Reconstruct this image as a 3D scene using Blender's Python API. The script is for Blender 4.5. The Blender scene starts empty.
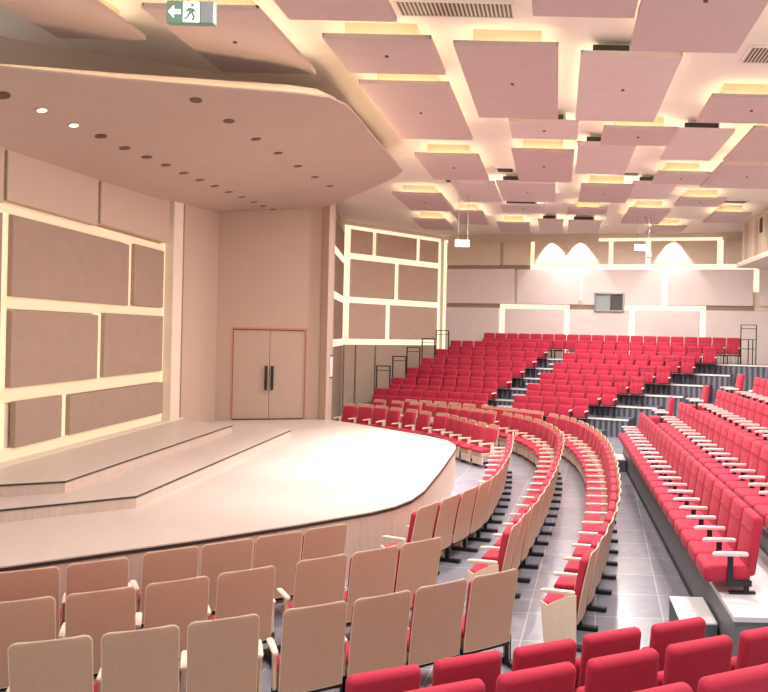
import bpy, bmesh, math, random
from mathutils import Vector, Matrix
from mathutils.bvhtree import BVHTree
random.seed(4)
sc = bpy.context.scene
col = sc.collection
PI = math.pi
# ------------------------------------------------------------------ camera
EYE = 3.3
FOC, VX, VY, ROLL = 740.0, 557.0, 337.0, 0.022
cam_d = bpy.data.cameras.new('camera'); cam = bpy.data.objects.new('camera', cam_d); col.objects.link(cam)
cam_d.sensor_width = 36; cam_d.lens = 36 * FOC / 768
cam_d.shift_x = -(VX - 384) / 768; cam_d.shift_y = (VY - 346) / 768
cam_d.clip_end = 200
cam.matrix_world = Matrix.Translation((0, 0, EYE)) @ Matrix.Rotation(PI / 2, 4, 'X') @ Matrix.Rotation(ROLL, 4, 'Z')
sc.camera = cam
def ray(px, py):
    dx, dy = px - VX, py - VY
    return (dx + ROLL * dy) / FOC, (dy - ROLL * dx) / FOC
def ground(px, py, z):
    a, b = ray(px, py); Y = (EYE - z) / b
    return (a * Y, Y)
# ------------------------------------------------------------------ materials
def mat(name, c, rough=.6, metal=0, noise=0, scale=8, stretch=(1, 1, 1), emit=None, bump=0, spec=.5, sheen=0):
    m = bpy.data.materials.new(name); m.use_nodes = True
    nt = m.node_tree; b = nt.nodes['Principled BSDF']
    b.inputs['Base Color'].default_value = (*c, 1)
    b.inputs['Roughness'].default_value = rough; b.inputs['Metallic'].default_value = metal
    b.inputs['Specular IOR Level'].default_value = spec
    if sheen:
        b.inputs['Sheen Weight'].default_value = sheen; b.inputs['Sheen Roughness'].default_value = .4
    tc = nt.nodes.new('ShaderNodeTexCoord'); mp = nt.nodes.new('ShaderNodeMapping')
    nt.links.new(tc.outputs['Object'], mp.inputs[0]); mp.inputs['Scale'].default_value = stretch
    n = nt.nodes.new('ShaderNodeTexNoise'); n.inputs['Scale'].default_value = scale; n.inputs['Detail'].default_value = 3
    nt.links.new(mp.outputs[0], n.inputs[0])
    if noise:
        r = nt.nodes.new('ShaderNodeValToRGB')
        r.color_ramp.elements[0].position = .3; r.color_ramp.elements[1].position = .7
        r.color_ramp.elements[0].color = (*[x * (1 - noise) for x in c], 1)
        r.color_ramp.elements[1].color = (*[min(1, x * (1 + noise * .6)) for x in c], 1)
        nt.links.new(n.outputs[0], r.inputs[0]); nt.links.new(r.outputs[0], b.inputs['Base Color'])
    if bump:
        bp = nt.nodes.new('ShaderNodeBump'); bp.inputs['Strength'].default_value = bump; bp.inputs['Distance'].default_value = .01
        nt.links.new(n.outputs[0], bp.inputs['Height']); nt.links.new(bp.outputs[0], b.inputs['Normal'])
    if emit:
        b.inputs['Emission Color'].default_value = (*emit[0], 1); b.inputs['Emission Strength'].default_value = emit[1]
    return m
M = dict(
    red=mat('red_fabric', (.46, .033, .066), .85, noise=.07, scale=60, bump=.15, sheen=.08, spec=.2),
    veneer=mat('beech_veneer', (.56, .35, .24), .42, noise=.035, scale=3, stretch=(22, 22, 1.2)),
    edge=mat('pale_beech_edge', (.80, .66, .50), .45, noise=.05, scale=6, stretch=(9, 9, 1)),
    arm=mat('pale_armrest', (.82, .72, .60), .4, noise=.05, scale=6),
    armw=mat('white_armrest', (.84, .79, .76), .4),
    black=mat('black_steel', (.02, .02, .024), .45, metal=.3),
    wall=mat('cream_wall', (.74, .62, .50), .8, noise=.03, scale=3),
    shell=mat('stage_wall_panelling', (.50, .365, .285), .65, noise=.015, scale=2, stretch=(4, 4, .6)),
    panel=mat('brown_acoustic_panel', (.34, .235, .18), .8, noise=.05, scale=4),
    spanel=mat('tan_acoustic_panel', (.66, .48, .38), .8, noise=.04, scale=4),
    panel2=mat('beige_acoustic_panel', (.76, .66, .63), .8, noise=.03, scale=4),
    cpanel=mat('pinkish_ceiling_panel', (.60, .475, .46), .75, noise=.03, scale=3),
    cpanel2=mat('pale_ceiling_panel', (.72, .61, .59), .75, noise=.03, scale=3),
    sbox=mat('cream_support_box', (.78, .66, .44), .8, noise=.02, scale=3),
    slab=mat('ceiling_plaster', (.82, .76, .70), .85, noise=.02, scale=2),
    canopy=mat('canopy_board', (.49, .385, .325), .7, noise=.03, scale=2),
    led=mat('warm_led_diffuser', (.5, .43, .32), .5, emit=((1, .84, .60), 1.0)),
    ledstage=mat('stage_led_diffuser', (.45, .38, .28), .5, emit=((1, .74, .44), .72)),
    ledstageh=mat('stage_led_diffuser_soft', (.45, .38, .28), .5, emit=((1, .72, .42), .52)),
    cove=mat('warm_cove_led', (.9, .8, .6), .5, emit=((1, .85, .62), 9.0)),
    dimled=mat('dim_warm_led_diffuser', (.9, .8, .6), .5, emit=((1, .78, .52), .7)),
    stage=mat('stage_boards', (.58, .485, .43), .33, noise=.06, scale=2.5, stretch=(10, 1, 1)),
    stagefront=mat('stage_front_veneer', (.56, .43, .36), .5, noise=.08, scale=3, stretch=(8, 8, .5)),
    blackline=mat('black_nosing', (.03, .025, .02), .5),
    deckd=mat('dark_platform_deck', (.10, .11, .13), .6, noise=.2, scale=12),
    deckl=mat('pale_platform_deck', (.70, .69, .70), .5, noise=.04, scale=6),
    nosing=mat('white_step_nosing', (.85, .84, .82), .5),
    grey=mat('grey_metal', (.35, .37, .40), .4, metal=.5),
    slot=mat('dark_vent', (.06, .05, .045), .7),
    dull=mat('unlit_downlight', (.12, .07, .05), .5),
    lamp=mat('lit_downlight', (.9, .8, .6), .5, emit=((1, .85, .6), 1.5)),
    green=mat('exit_sign_face', (.10, .16, .11), .5, emit=((.16, .27, .18), .5)),
    white=mat('lit_sign_white', (.9, .9, .9), .5, emit=((1, .98, .92), 1.6)),
    glass=mat('booth_window_glass', (.40, .45, .44), .15, spec=.8),
    glassd=mat('dark_booth_pane', (.09, .08, .06), .15, spec=.8),
    redled=mat('red_door_trim', (.50, .20, .14), .5, emit=((1, .15, .08), .05)),
)
def tiles():
    m = bpy.data.materials.new('grey_floor_tiles'); m.use_nodes = True; nt = m.node_tree; b = nt.nodes['Principled BSDF']
    tc = nt.nodes.new('ShaderNodeTexCoord'); mp = nt.nodes.new('ShaderNodeMapping'); mp.inputs['Rotation'].default_value = (0, 0, .06)
    br = nt.nodes.new('ShaderNodeTexBrick'); br.offset = 0
    for k, v in (('Scale', 1.0), ('Brick Width', .8), ('Row Height', .8), ('Mortar Size', .008), ('Mortar Smooth', .2)): br.inputs[k].default_value = v
    br.inputs['Color1'].default_value = (.25, .25, .30, 1); br.inputs['Color2'].default_value = (.31, .305, .35, 1); br.inputs['Mortar'].default_value = (.5, .48, .46, 1)
    n = nt.nodes.new('ShaderNodeTexNoise'); n.inputs['Scale'].default_value = 2.2; n.inputs['Detail'].default_value = 6; n.inputs['Distortion'].default_value = 1.5
    mx = nt.nodes.new('ShaderNodeMixRGB'); mx.blend_type = 'MULTIPLY'; mx.inputs[0].default_value = .35
    nt.links.new(tc.outputs['Object'], mp.inputs[0]); nt.links.new(mp.outputs[0], br.inputs[0]); nt.links.new(tc.outputs['Object'], n.inputs[0])
    nt.links.new(br.outputs[0], mx.inputs[1]); nt.links.new(n.outputs[0], mx.inputs[2]); nt.links.new(mx.outputs[0], b.inputs['Base Color'])
    b.inputs['Roughness'].default_value = .24; b.inputs['Specular IOR Level'].default_value = .6
    return m
M['tiles'] = tiles()
def stripes():
    m = bpy.data.materials.new('vertical_slatted_skirt'); m.use_nodes = True; nt = m.node_tree; b = nt.nodes['Principled BSDF']
    tc = nt.nodes.new('ShaderNodeTexCoord'); w = nt.nodes.new('ShaderNodeTexWave'); w.bands_direction = 'X'; w.inputs['Scale'].default_value = 1.6
    w.inputs['Distortion'].default_value = 1.5; w.inputs['Detail'].default_value = 2
    r = nt.nodes.new('ShaderNodeValToRGB'); r.color_ramp.elements[0].color = (.045, .048, .062, 1); r.color_ramp.elements[1].color = (.22, .23, .29, 1)
    nt.links.new(tc.outputs['Object'], w.inputs[0]); nt.links.new(w.outputs[0], r.inputs[0]); nt.links.new(r.outputs[0], b.inputs['Base Color'])
    return m
M['stripe'] = stripes()
def grille(name, sc_=40):
    m = bpy.data.materials.new(name); m.use_nodes = True; nt = m.node_tree; b = nt.nodes['Principled BSDF']
    tc = nt.nodes.new('ShaderNodeTexCoord'); w = nt.nodes.new('ShaderNodeTexWave'); w.bands_direction = 'X'; w.inputs['Scale'].default_value = 5.5
    r = nt.nodes.new('ShaderNodeValToRGB'); r.color_ramp.elements[0].color = (.03, .025, .02, 1); r.color_ramp.elements[1].color = (.6, .5, .42, 1)
    r.color_ramp.elements[0].position = .4; r.color_ramp.elements[1].position = .7
    nt.links.new(tc.outputs['Object'], w.inputs[0]); nt.links.new(w.outputs[0], r.inputs[0]); nt.links.new(r.outputs[0], b.inputs['Base Color'])
    return m
M['grille'] = grille('louvred_grille')
# ------------------------------------------------------------------ mesh helpers
def BM(): return bmesh.new()
def box(bm, x0, x1, y0, y1, z0, z1, bev=0, seg=2, mx=None):
    if x0 > x1: x0, x1 = x1, x0
    if y0 > y1: y0, y1 = y1, y0
    if z0 > z1: z0, z1 = z1, z0
    t = bmesh.new()
    bmesh.ops.create_cube(t, size=1)
    for v in t.verts:
        v.co = Vector(((x0 + x1) / 2 + v.co.x * (x1 - x0), (y0 + y1) / 2 + v.co.y * (y1 - y0), (z0 + z1) / 2 + v.co.z * (z1 - z0)))
    if bev: bmesh.ops.bevel(t, geom=list(t.edges), offset=bev, segments=seg, affect='EDGES', profile=.5)
    if mx is not None: t.transform(mx)
    me = bpy.data.meshes.new('t'); t.to_mesh(me); bm.from_mesh(me); bpy.data.meshes.remove(me); t.free()
def prism(bm, pts, z0, z1):
    vb = [bm.verts.new((x, y, z0)) for x, y in pts]; vt = [bm.verts.new((x, y, z1)) for x, y in pts]
    n = len(pts)
    bm.faces.new(vb[::-1]); bm.faces.new(vt)
    for i in range(n): bm.faces.new((vb[i], vb[(i + 1) % n], vt[(i + 1) % n], vt[i]))
    bmesh.ops.recalc_face_normals(bm, faces=bm.faces)
def tube(bm, p, q, r, n=8):
    p, q = Vector(p), Vector(q); d = q - p
    mx = Matrix.Translation((p + q) / 2) @ d.to_track_quat('Z', 'Y').to_matrix().to_4x4()
    bmesh.ops.create_cone(bm, cap_ends=True, segments=n, radius1=r, radius2=r, depth=d.length, matrix=mx)
def obj(name, bm, m, parent=None, smooth=False):
    me = bpy.data.meshes.new(name); bm.to_mesh(me); bm.free()
    me.materials.append(M[m] if isinstance(m, str) else m)
    if smooth:
        for p in me.polygons: p.use_smooth = True
        try: me.set_sharp_from_angle(angle=.7)
        except Exception: pass
    o = bpy.data.objects.new(name, me); col.objects.link(o)
    if parent: o.parent = parent
    return o
def tag(o, label, cat, group=None):
    o['label'] = label; o['category'] = cat
    if group: o['group'] = group
    return o
def thing(name, label, cat, loc=(0, 0, 0), rz=0, group=None):
    o = bpy.data.objects.new(name, None); col.objects.link(o); o.location = loc; o.rotation_euler = (0, 0, rz); o.empty_display_size = .2
    return tag(o, label, cat, group)
def struct(name, bm, m, smooth=False):
    o = obj(name, bm, m, None, smooth); o['kind'] = 'structure'; return o
def dup(root, loc, rz, label, group=None):
    r = root.copy(); col.objects.link(r); r.location = loc; r.rotation_euler = (0, 0, rz); r['label'] = label
    if group: r['group'] = group
    for ch in list(root.children):
        c = ch.copy(); col.objects.link(c); c.parent = r
        for g in ch.children:
            d = g.copy(); col.objects.link(d); d.parent = c
    return r
ORD = ['zeroth', 'first', 'second', 'third', 'fourth', 'fifth', 'sixth', 'seventh', 'eighth', 'ninth', 'tenth', 'eleventh', 'twelfth', 'thirteenth',
       'fourteenth', 'fifteenth', 'sixteenth', 'seventeenth', 'eighteenth', 'nineteenth', 'twentieth', 'twenty-first', 'twenty-second', 'twenty-third', 'twenty-fourth', 'twenty-fifth', 'twenty-sixth', 'twenty-seventh', 'twenty-eighth', 'twenty-ninth']
# ------------------------------------------------------------------ chairs (face -y, origin on the floor at the centre)
def sheet(bm, w, prof, corner, th, nx=8, bow=.02):
    """thin curved board: prof = [(y, z)] bottom to top, rounded top corners of radius corner"""
    zt = prof[-1][1]
    front = []
    for (y, z) in prof:
        hw = w / 2
        if z > zt - corner:
            k = (z - (zt - corner)) / corner; hw = w / 2 - corner * (1 - math.sqrt(max(0, 1 - k * k)))
        front.append([bm.verts.new((hw * (2 * i / nx - 1), y + bow * ((2 * i / nx - 1) ** 2) * -1, z)) for i in range(nx + 1)])
    back = [[bm.verts.new((v.co.x, v.co.y + th, v.co.z)) for v in row] for row in front]
    R_, C_ = len(prof), nx + 1
    for r in range(R_ - 1):
        for c in range(nx):
            bm.faces.new((front[r][c], front[r][c + 1], front[r + 1][c + 1], front[r + 1][c]))
            bm.faces.new((back[r][c + 1], back[r][c], back[r + 1][c], back[r + 1][c + 1]))
        bm.faces.new((front[r][0], front[r + 1][0], back[r + 1][0], back[r][0]))
        bm.faces.new((front[r + 1][nx], front[r][nx], back[r][nx], back[r + 1][nx]))
    for c in range(nx):
        bm.faces.new((front[0][c + 1], front[0][c], back[0][c], back[0][c + 1]))
        bm.faces.new((front[-1][c], front[-1][c + 1], back[-1][c + 1], back[-1][c]))
def backprof(z0, z1, y0, y1, n=6):
    zs = [z0 + (z1 - z0) * i / n for i in range(n)] + [z1 - .05, z1 - .035, z1 - .018, z1 - .006, z1]
    zs = sorted(set(round(z, 4) for z in zs))
    out = []
    for z in zs:
        t = (z - z0) / (z1 - z0); out.append((y0 + (y1 - y0) * (t ** 1.3), z))
    return out
def arm_mesh(s, x, z=.62, L0=-.24, L1=.14, w=.062, th=.035):
    bm = BM(); rows = []
    prof = [(0, .55, -.012), (.06, .85, -.004), (.2, 1.0, 0), (.6, .92, 0), (.94, .8, 0), (1, .6, -.006)]
    for t, ww, dz in prof:
        y = L0 + (L1 - L0) * t; h = w * ww / 2
        rows.append([bm.verts.new((x - h, y, z + dz)), bm.verts.new((x + h, y, z + dz)), bm.verts.new((x + h * .8, y, z - th)), bm.verts.new((x - h * .8, y, z - th))])
    for a, b in zip(rows, rows[1:]):
        for k in range(4): bm.faces.new((a[k], a[(k + 1) % 4], b[(k + 1) % 4], b[k]))
    bm.faces.new(rows[0][::-1]); bm.faces.new(rows[-1])
    bmesh.ops.recalc_face_normals(bm, faces=bm.faces)
    bmesh.ops.bevel(bm, geom=list(bm.edges), offset=.007, segments=2, affect='EDGES')
    return bm
PITW, PITR = .57, .545
def wood_chair(name, left=True, right=True, endpanel=0):
    t = thing(name, 'x', 'chair')
    bm = BM(); sheet(bm, .51, backprof(.27, 1.02, .17, .31), .05, .016); sh = obj('backrest', bm, 'veneer', t, True)
    bm = BM(); sheet(bm, .522, backprof(.262, 1.028, .178, .318), .055, .006); obj('edge_band', bm, 'edge', sh, True)
    bm = BM(); box(bm, -.243, .243, -.045, .045, -.26, .275, .035, 3, Matrix.Translation((0, .175, .68)) @ Matrix.Rotation(-.16, 4, 'X')); obj('back_cushion', bm, 'red', t, True)
    bm = BM(); box(bm, -.245, .245, -.25, .17, .37, .46, .04, 3); sc_ = obj('seat_cushion', bm, 'red', t, True)
    bm = BM(); box(bm, -.25, .25, -.225, .17, .27, .372, .012, 2); obj('seat_pan', bm, 'veneer', sc_, True)
    bm = BM(); box(bm, -.245, .245, -.19, -.165, .07, .28, .006, 1); obj('front_panel', bm, 'edge', t)
    for s, on in ((-1, left), (1, right)):
        if not on: continue
        x = s * PITW / 2
        obj('armrest', arm_mesh(s, x), 'arm', t, True)
        bm = BM(); box(bm, x - .014, x + .014, .02, .12, .05, .59, .005, 1)
        obj('arm_support', bm, 'edge', t)
        bm = BM(); box(bm, x - .035, x + .035, -.14, .30, 0, .05, .006, 1); box(bm, x - .02, x + .02, .06, .12, .03, .3); obj('foot', bm, 'black', t)
    if endpanel:
        x = endpanel * (PITW / 2 + .03); bm = BM()
        pts = [(-.22, .50), (-.15, .46), (-.04, .52), (.06, .57), (.16, .59), (.17, .1), (.14, .06), (-.17, .06), (-.19, .12), (-.205, .30)]
        va = [bm.verts.new((x - .012, y, z)) for y, z in pts]; vb = [bm.verts.new((x + .012, y, z)) for y, z in pts]
        bm.faces.new(va); bm.faces.new(vb[::-1])
        for i in range(len(pts)): bm.faces.new((va[i], vb[i], vb[(i + 1) % len(pts)], va[(i + 1) % len(pts)]))
        bmesh.ops.recalc_face_normals(bm, faces=bm.faces); obj('end_panel', bm, 'edge', t)
    bm = BM(); box(bm, -.27, .27, .10, .15, .22, .27, .004, 1); obj('cross_rail', bm, 'black', t)
    return t
def red_chair(name, down=True, left=True, right=False, armmat='armw'):
    t = thing(name, 'x', 'chair'); dz = -.18 if down else 0
    mb = Matrix.Translation((0, .24, .70 + dz)) @ Matrix.Rotation(-.14, 4, 'X')
    bm = BM(); box(bm, -.252, .252, -.055, .055, -.33, .31, .045, 4, mb); bk = obj('backrest', bm, 'red', t, True)
    bm = BM(); box(bm, -.21, .21, -.066, -.058, .135, .143, 0, 1, mb); obj('seam', bm, 'red', bk)
    if down:
        bm = BM(); box(bm, -.252, .252, -.30, .20, .30 + dz, .48 + dz, .05, 4); obj('seat', bm, 'red', t, True)
    else:
        bm = BM(); box(bm, -.245, .245, -.05, .05, -.18, .20, .04, 4, Matrix.Translation((0, .09, .56)) @ Matrix.Rotation(-.16, 4, 'X')); obj('seat', bm, 'red', t, True)
    bm = BM(); box(bm, -.25, .25, .14, .19, .30 + dz, .35 + dz, .005, 1)
    for s in (-.2, .2): box(bm, s - .02, s + .02, .14, .19, 0, .32 + dz); box(bm, s - .025, s + .025, -.02, .26, 0, .025)
    obj('frame', bm, 'black', t)
    for s, on in ((-1, left), (1, right)):
        if not on: continue
        x = s * PITR / 2
        obj('armrest', arm_mesh(s, x, .64 + dz, -.22, .16, .075, .04), armmat, t, True)
        bm = BM(); box(bm, x - .014, x + .014, -.06, .0, .28 + dz, .61 + dz); box(bm, x - .012, x + .012, -.03, .20, .28 + dz, .34 + dz); obj('arm_post', bm, 'black', t)
    return t
def facing(fx, fy): return math.atan2(fx, -fy)
protos = {}
def place(kind, x, y, z, rz, label, group):
    if kind not in protos:
        nm = 'auditorium_chair'
        p = {'wL': lambda: wood_chair(nm, True, False), 'wLR': lambda: wood_chair(nm, True, True), 'wE': lambda: wood_chair(nm, True, True, -1), 'wER': lambda: wood_chair(nm, True, True, 1),
             'rL': lambda: red_chair(nm, True, True, False), 'rLR': lambda: red_chair(nm, True, True, True),
             't': lambda: red_chair(nm, False, False, False), 'tL': lambda: red_chair(nm, False, True, False), 'tR': lambda: red_chair(nm, False, False, True),
             'tLR': lambda: red_chair(nm, False, True, True)}[kind]()
        protos[kind] = p; p.location = (x, y, z); p.rotation_euler = (0, 0, rz); p['label'] = label; p['group'] = group
        return p
    return dup(protos[kind], (x, y, z), rz, label, group)
# ------------------------------------------------------------------ room shell
bm = BM(); box(bm, -9.8, 9.7, 2.2, 33, -.2, 0); struct('floor', bm, 'tiles')
SLAB = 7.72
bm = BM(); box(bm, -10, 9.7, 2.2, 33, SLAB, SLAB + .2); struct('ceiling', bm, 'slab')
FA, FB = Vector((-5.15, 32.83)), Vector((9.5, 29.32))
SA, SB = Vector((-8.3, 29.07)), Vector((-5.15, 32.83))
PA, PB = Vector((-6.6, 20.8)), Vector((-8.3, 29.07))
LA, LB = Vector((-8.18, 11.15)), Vector((-8.71, 16.92))
DA, DB = Vector((-9.21, 20.03)), Vector((-6.55, 20.8))
def frame(A, B, flip=False):
    d = (B - A).normalized(); n = Vector((d.y, -d.x))
    if flip: n = -n
    return Matrix(((d.x, n.x, 0, A.x), (d.y, n.y, 0, A.y), (0, 0, 1, 0), (0, 0, 0, 1)))
def wbox(bm, fr, s0, s1, d0, d1, z0, z1, bev=0):
    box(bm, s0, s1, d0, d1, z0, z1, bev, 1, fr); bmesh.ops.recalc_face_normals(bm, faces=bm.faces)
FF, SF, PF, LF, DF = frame(FA, FB), frame(SA, SB), frame(PA, PB, True), frame(LA, LB), frame(DA, DB)
# n of each frame must look into the room
def wallseg(name, fr, s0, s1, z0, z1, m='wall'):
    bm = BM(); wbox(bm, fr, s0, s1, -.5, -.25, z0, z1); return struct(name, bm, m)
wallseg('wall_far', FF, -.3, 15.4, 0, SLAB)
wallseg('wall_side', SF, -.1, 5.3, 0, SLAB)
PN = (PB - PA).length; LN = (LB - LA).length; DN = (DB - DA).length
PF = frame(PA, PB)
wallseg('wall_side_return', PF, .0, PN + .1, 0, SLAB, 'shell')
wallseg('wall_stage_back', LF, -5, LN + .35, 0, 6.6)
bm = BM(); wbox(bm, DF, -.1, .40, -.2, 0, .8, 6.9); wbox(bm, DF, 2.30, DN + .05, -.2, 0, .8, 6.9); wbox(bm, DF, .40, 2.30, -.2, 0, 3.34, 6.9)
struct('wall_stage_end', bm, 'shell')
bm = BM(); wbox(bm, DF, -.1, DN + .05, -.45, -.22, 0, 6.9); struct('wall_stage_end_blocker', bm, 'blackline')  # added black backing, keeps world light from showing through the door gaps
# return between the panelled stage wall and the door wall
RA, RB = Vector((-8.78, 17.35)), DA
RF = frame(RA, RB)
bm = BM(); wbox(bm, RF, 0, (RB - RA).length + .02, -.2, 0, .8, 6.7); struct('wall_stage_return', bm, 'shell')
bm = BM(); wbox(bm, LF, LN - .18, LN + .32, -.3, -.02, .8, 6.4); struct('trim_1', bm, 'wall')
# column between stage end and hall
bm = BM(); prism(bm, [(-6.62, 20.72), (-6.40, 20.60), (-6.34, 20.66), (-6.40, 21.15), (-6.62, 21.2)], 0, SLAB); struct('trim_2', bm, 'shell')
bm = BM(); box(bm, 9.5, 9.7, 2.2, 30, 0, SLAB); struct('wall_right', bm, 'wall')
# ---- wall panels and LED bands
def wpanel(fr, s0, s1, z0, z1, m, label, d0=-.22, d1=-.13, cat='wall panel', grp=None):
    bm = BM(); wbox(bm, fr, s0, s1, d0, d1, z0, z1, .008); return tag(obj('acoustic_wall_panel', bm, m), label, cat, grp)
def band(fr, rects, label, m='led', d=(-.24, -.20)):
    bm = BM()
    for s0, s1, z0, z1 in rects: wbox(bm, fr, s0, s1, d[0], d[1], z0, z1)
    return tag(obj('led_light_band', bm, m), label, 'light')
W = 'brown acoustic panel on the left stage wall, '
g = 'acoustic panels on the stage wall'
for s0, s1, z0, z1, l in ((.14, 3.80, 3.74, 4.97, 'long one in the top lit row'), (4.03, 5.40, 3.76, 5.02, 'short one at the right of the top lit row'),
                          (.16, 2.67, 2.34, 3.52, 'left one of the middle lit row'), (2.90, 5.42, 2.35, 3.57, 'right one of the middle lit row'),
                          (.30, 1.55, 1.40, 2.12, 'small square one at bottom left'), (1.79, 5.5, 1.40, 2.09, 'long one at the right of the bottom row'),
                          (-3.5, -.1, 1.40, 4.97, 'one cut off by the left picture edge')):
    wpanel(LF, s0, s1, z0, z1, 'panel', W + l, grp=g)
for s0, s1, l in ((-3, -.22, 'cut off by the left picture edge'), (-.14, 2.42, 'left of the two under the canopy'), (2.52, 5.45, 'right of the two under the canopy')):
    wpanel(LF, s0, s1, 5.16 + .02 * s0, 6.6, 'shell', 'unlit tan upper panel of the stage wall, ' + l, d0=-.24, d1=-.05, grp='upper stage wall panels')
band(LF, [(-.1, 5.6, 5.0, 5.17)], 'warm lit gap under the canopy panels, highest on the left stage wall', 'ledstageh')
band(LF, [(-.1, 5.5, 3.55, 3.75)], 'warm lit gap below the top panel row of the left stage wall', 'ledstageh')
band(LF, [(-.1, 5.5, 2.11, 2.34)], 'warm lit gap between middle and bottom panels of the left stage wall', 'ledstageh')
band(LF, [(-.1, 5.6, 1.20, 1.40)], 'warm lit strip along the foot of the left stage wall', 'ledstageh')
band(LF, [(-.09, .14, 1.4, 5.0)], 'vertical warm lit gap at the left end of the stage wall panels', 'ledstage')
band(LF, [(3.80, 4.03, 3.75, 5.0)], 'short vertical lit gap in the top panel row of the stage wall', 'ledstage')
band(LF, [(2.67, 2.90, 2.34, 3.55)], 'short vertical lit gap in the middle panel row of the stage wall', 'ledstage')
band(LF, [(1.56, 1.78, 1.4, 2.11)], 'short vertical lit gap in the bottom panel row of the stage wall', 'ledstage')
band(LF, [(5.5, 5.72, 1.3, 5.6)], 'vertical warm lit gap at the right end of the stage wall panels', 'ledstage')
# ledge
bm = BM(); wbox(bm, LF, -5, LN + .5, -.29, -.0, 1.0, 1.215); struct('baseboard_stage', bm, 'wall')
# side wall
W = 'brown acoustic panel on the side wall beyond the stage, '; g = 'acoustic panels on the side wall'
for s0, s1, z0, z1, l in ((.26, 1.28, 6.46, 7.40, 'left of the top row'), (1.48, 3.55, 6.46, 7.40, 'middle of the top row'), (3.75, 4.78, 6.46, 7.40, 'right of the top row'),
                          (.26, 2.42, 4.72, 6.22, 'left of the upper middle row'), (2.64, 4.78, 4.72, 6.22, 'right of the upper middle row'),
                          (.26, 2.00, 3.05, 4.48, 'left of the lower middle row'), (2.24, 4.78, 3.05, 4.48, 'right of the lower middle row')):
    wpanel(SF, s0, s1, z0, z1, 'spanel', W + l, grp=g)
for s0, s1, l in ((.05, .52, 'narrow one at the left'), (.6, 1.45, 'behind the leftmost far seats'), (1.55, 4.78, 'wide one beside the handrails')):
    wpanel(SF, s0, s1, 0, 2.82, 'shell', 'tan lower panel of the side wall, ' + l, grp='lower side wall panels')
for z0, z1, l in ((6.22, 6.46, 'upper'), (4.48, 4.72, 'middle'), (2.82, 3.05, 'lowest')):
    band(SF, [(.02, 4.95, z0, z1)], l + ' horizontal warm lit gap on the side wall beyond the stage')
band(SF, [(.02, 4.95, 7.40, 7.55)], 'warm lit top gap of the side wall beyond the stage')
band(SF, [(.02, .26, 3.05, 7.4)], 'tall warm lit vertical gap at left of the side wall panels')
band(SF, [(4.78, 4.98, .5, 7.4)], 'tall warm lit vertical gap in the corner beside the far wall')
band(SF, [(1.28, 1.48, 6.46, 7.4)], 'dim short vertical gap in the top row of the side wall', 'dimled')
band(SF, [(3.55, 3.75, 6.46, 7.4)], 'bright short vertical gap in the top row of the side wall')
band(SF, [(2.42, 2.64, 4.72, 6.22)], 'short vertical lit gap in the upper middle row of the side wall')
band(SF, [(2.00, 2.24, 3.05, 4.48)], 'short vertical lit gap in the lower middle row of the side wall')
# narrow return next to the column
for z0, z1, l in ((0, 2.8, 'lowest'), (3.0, 4.45, 'second'), (4.7, 6.0, 'third'), (6.2, 7.2, 'highest')):
    wpanel(PF, 1.2, 3.6, z0, z1, 'shell', l + ' narrow tan panel right of the stage column', d1=-.12, grp='narrow panels by the column')
    wpanel(PF, 4.3, PN - .1, z0, z1, 'panel', l + ' brown panel in the recess right of the stage column', d1=-.12, grp='recess panels by the column')
for z, l in ((2.8, 'lowest'), (4.45, 'middle'), (6.0, 'upper')):
    band(PF, [(1.2, PN, z, z + .25)], l + ' short warm lit gap right of the stage column', d=(-.24, -.11))
band(PF, [(3.7, 4.2, 3.0, 7.3)], 'thin vertical lit gap right of the stage column', 'dimled')
# far wall
W = 'beige acoustic panel on the far wall, '; g = 'acoustic panels on the far wall'
FP = [(.15, 2.62, 6.38, 7.38, 'top row, first from the left'), (2.76, 4.0, 6.38, 7.38, 'top row, second from the left'), (4.18, 7.42, 6.42, 7.38, 'top row, under the pair of light scallops'),
      (7.62, 8.98, 6.42, 7.38, 'top row, behind the hanging sign'), (9.2, 11.9, 6.42, 7.38, 'top row, under the right light scallop'), (12.15, 15.0, 6.42, 7.38, 'top row, rightmost'),
      (.15, 3.30, 4.70, 6.22, 'middle row, leftmost'), (3.42, 6.18, 4.70, 6.20, 'middle row, left of the booth window'), (9.92, 13.36, 4.72, 6.20, 'middle row, right of the vertical lit gap'),
      (13.6, 15.0, 4.72, 6.20, 'middle row, rightmost'),
      (.15, 2.62, 2.2, 4.52, 'bottom row, leftmost'), (2.90, 5.52, 2.2, 4.48, 'bottom row, framed by the left lit arch'), (5.8, 8.32, 2.2, 4.48, 'bottom row, under the booth window'),
      (8.60, 11.24, 2.2, 4.48, 'bottom row, framed by the right lit arch'), (11.52, 15.0, 2.2, 4.52, 'bottom row, rightmost')]
for s0, s1, z0, z1, l in FP:
    wpanel(FF, s0, s1, z0, z1, 'panel2' if z0 < 6.3 else 'wall', W + l, grp=g)
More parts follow.
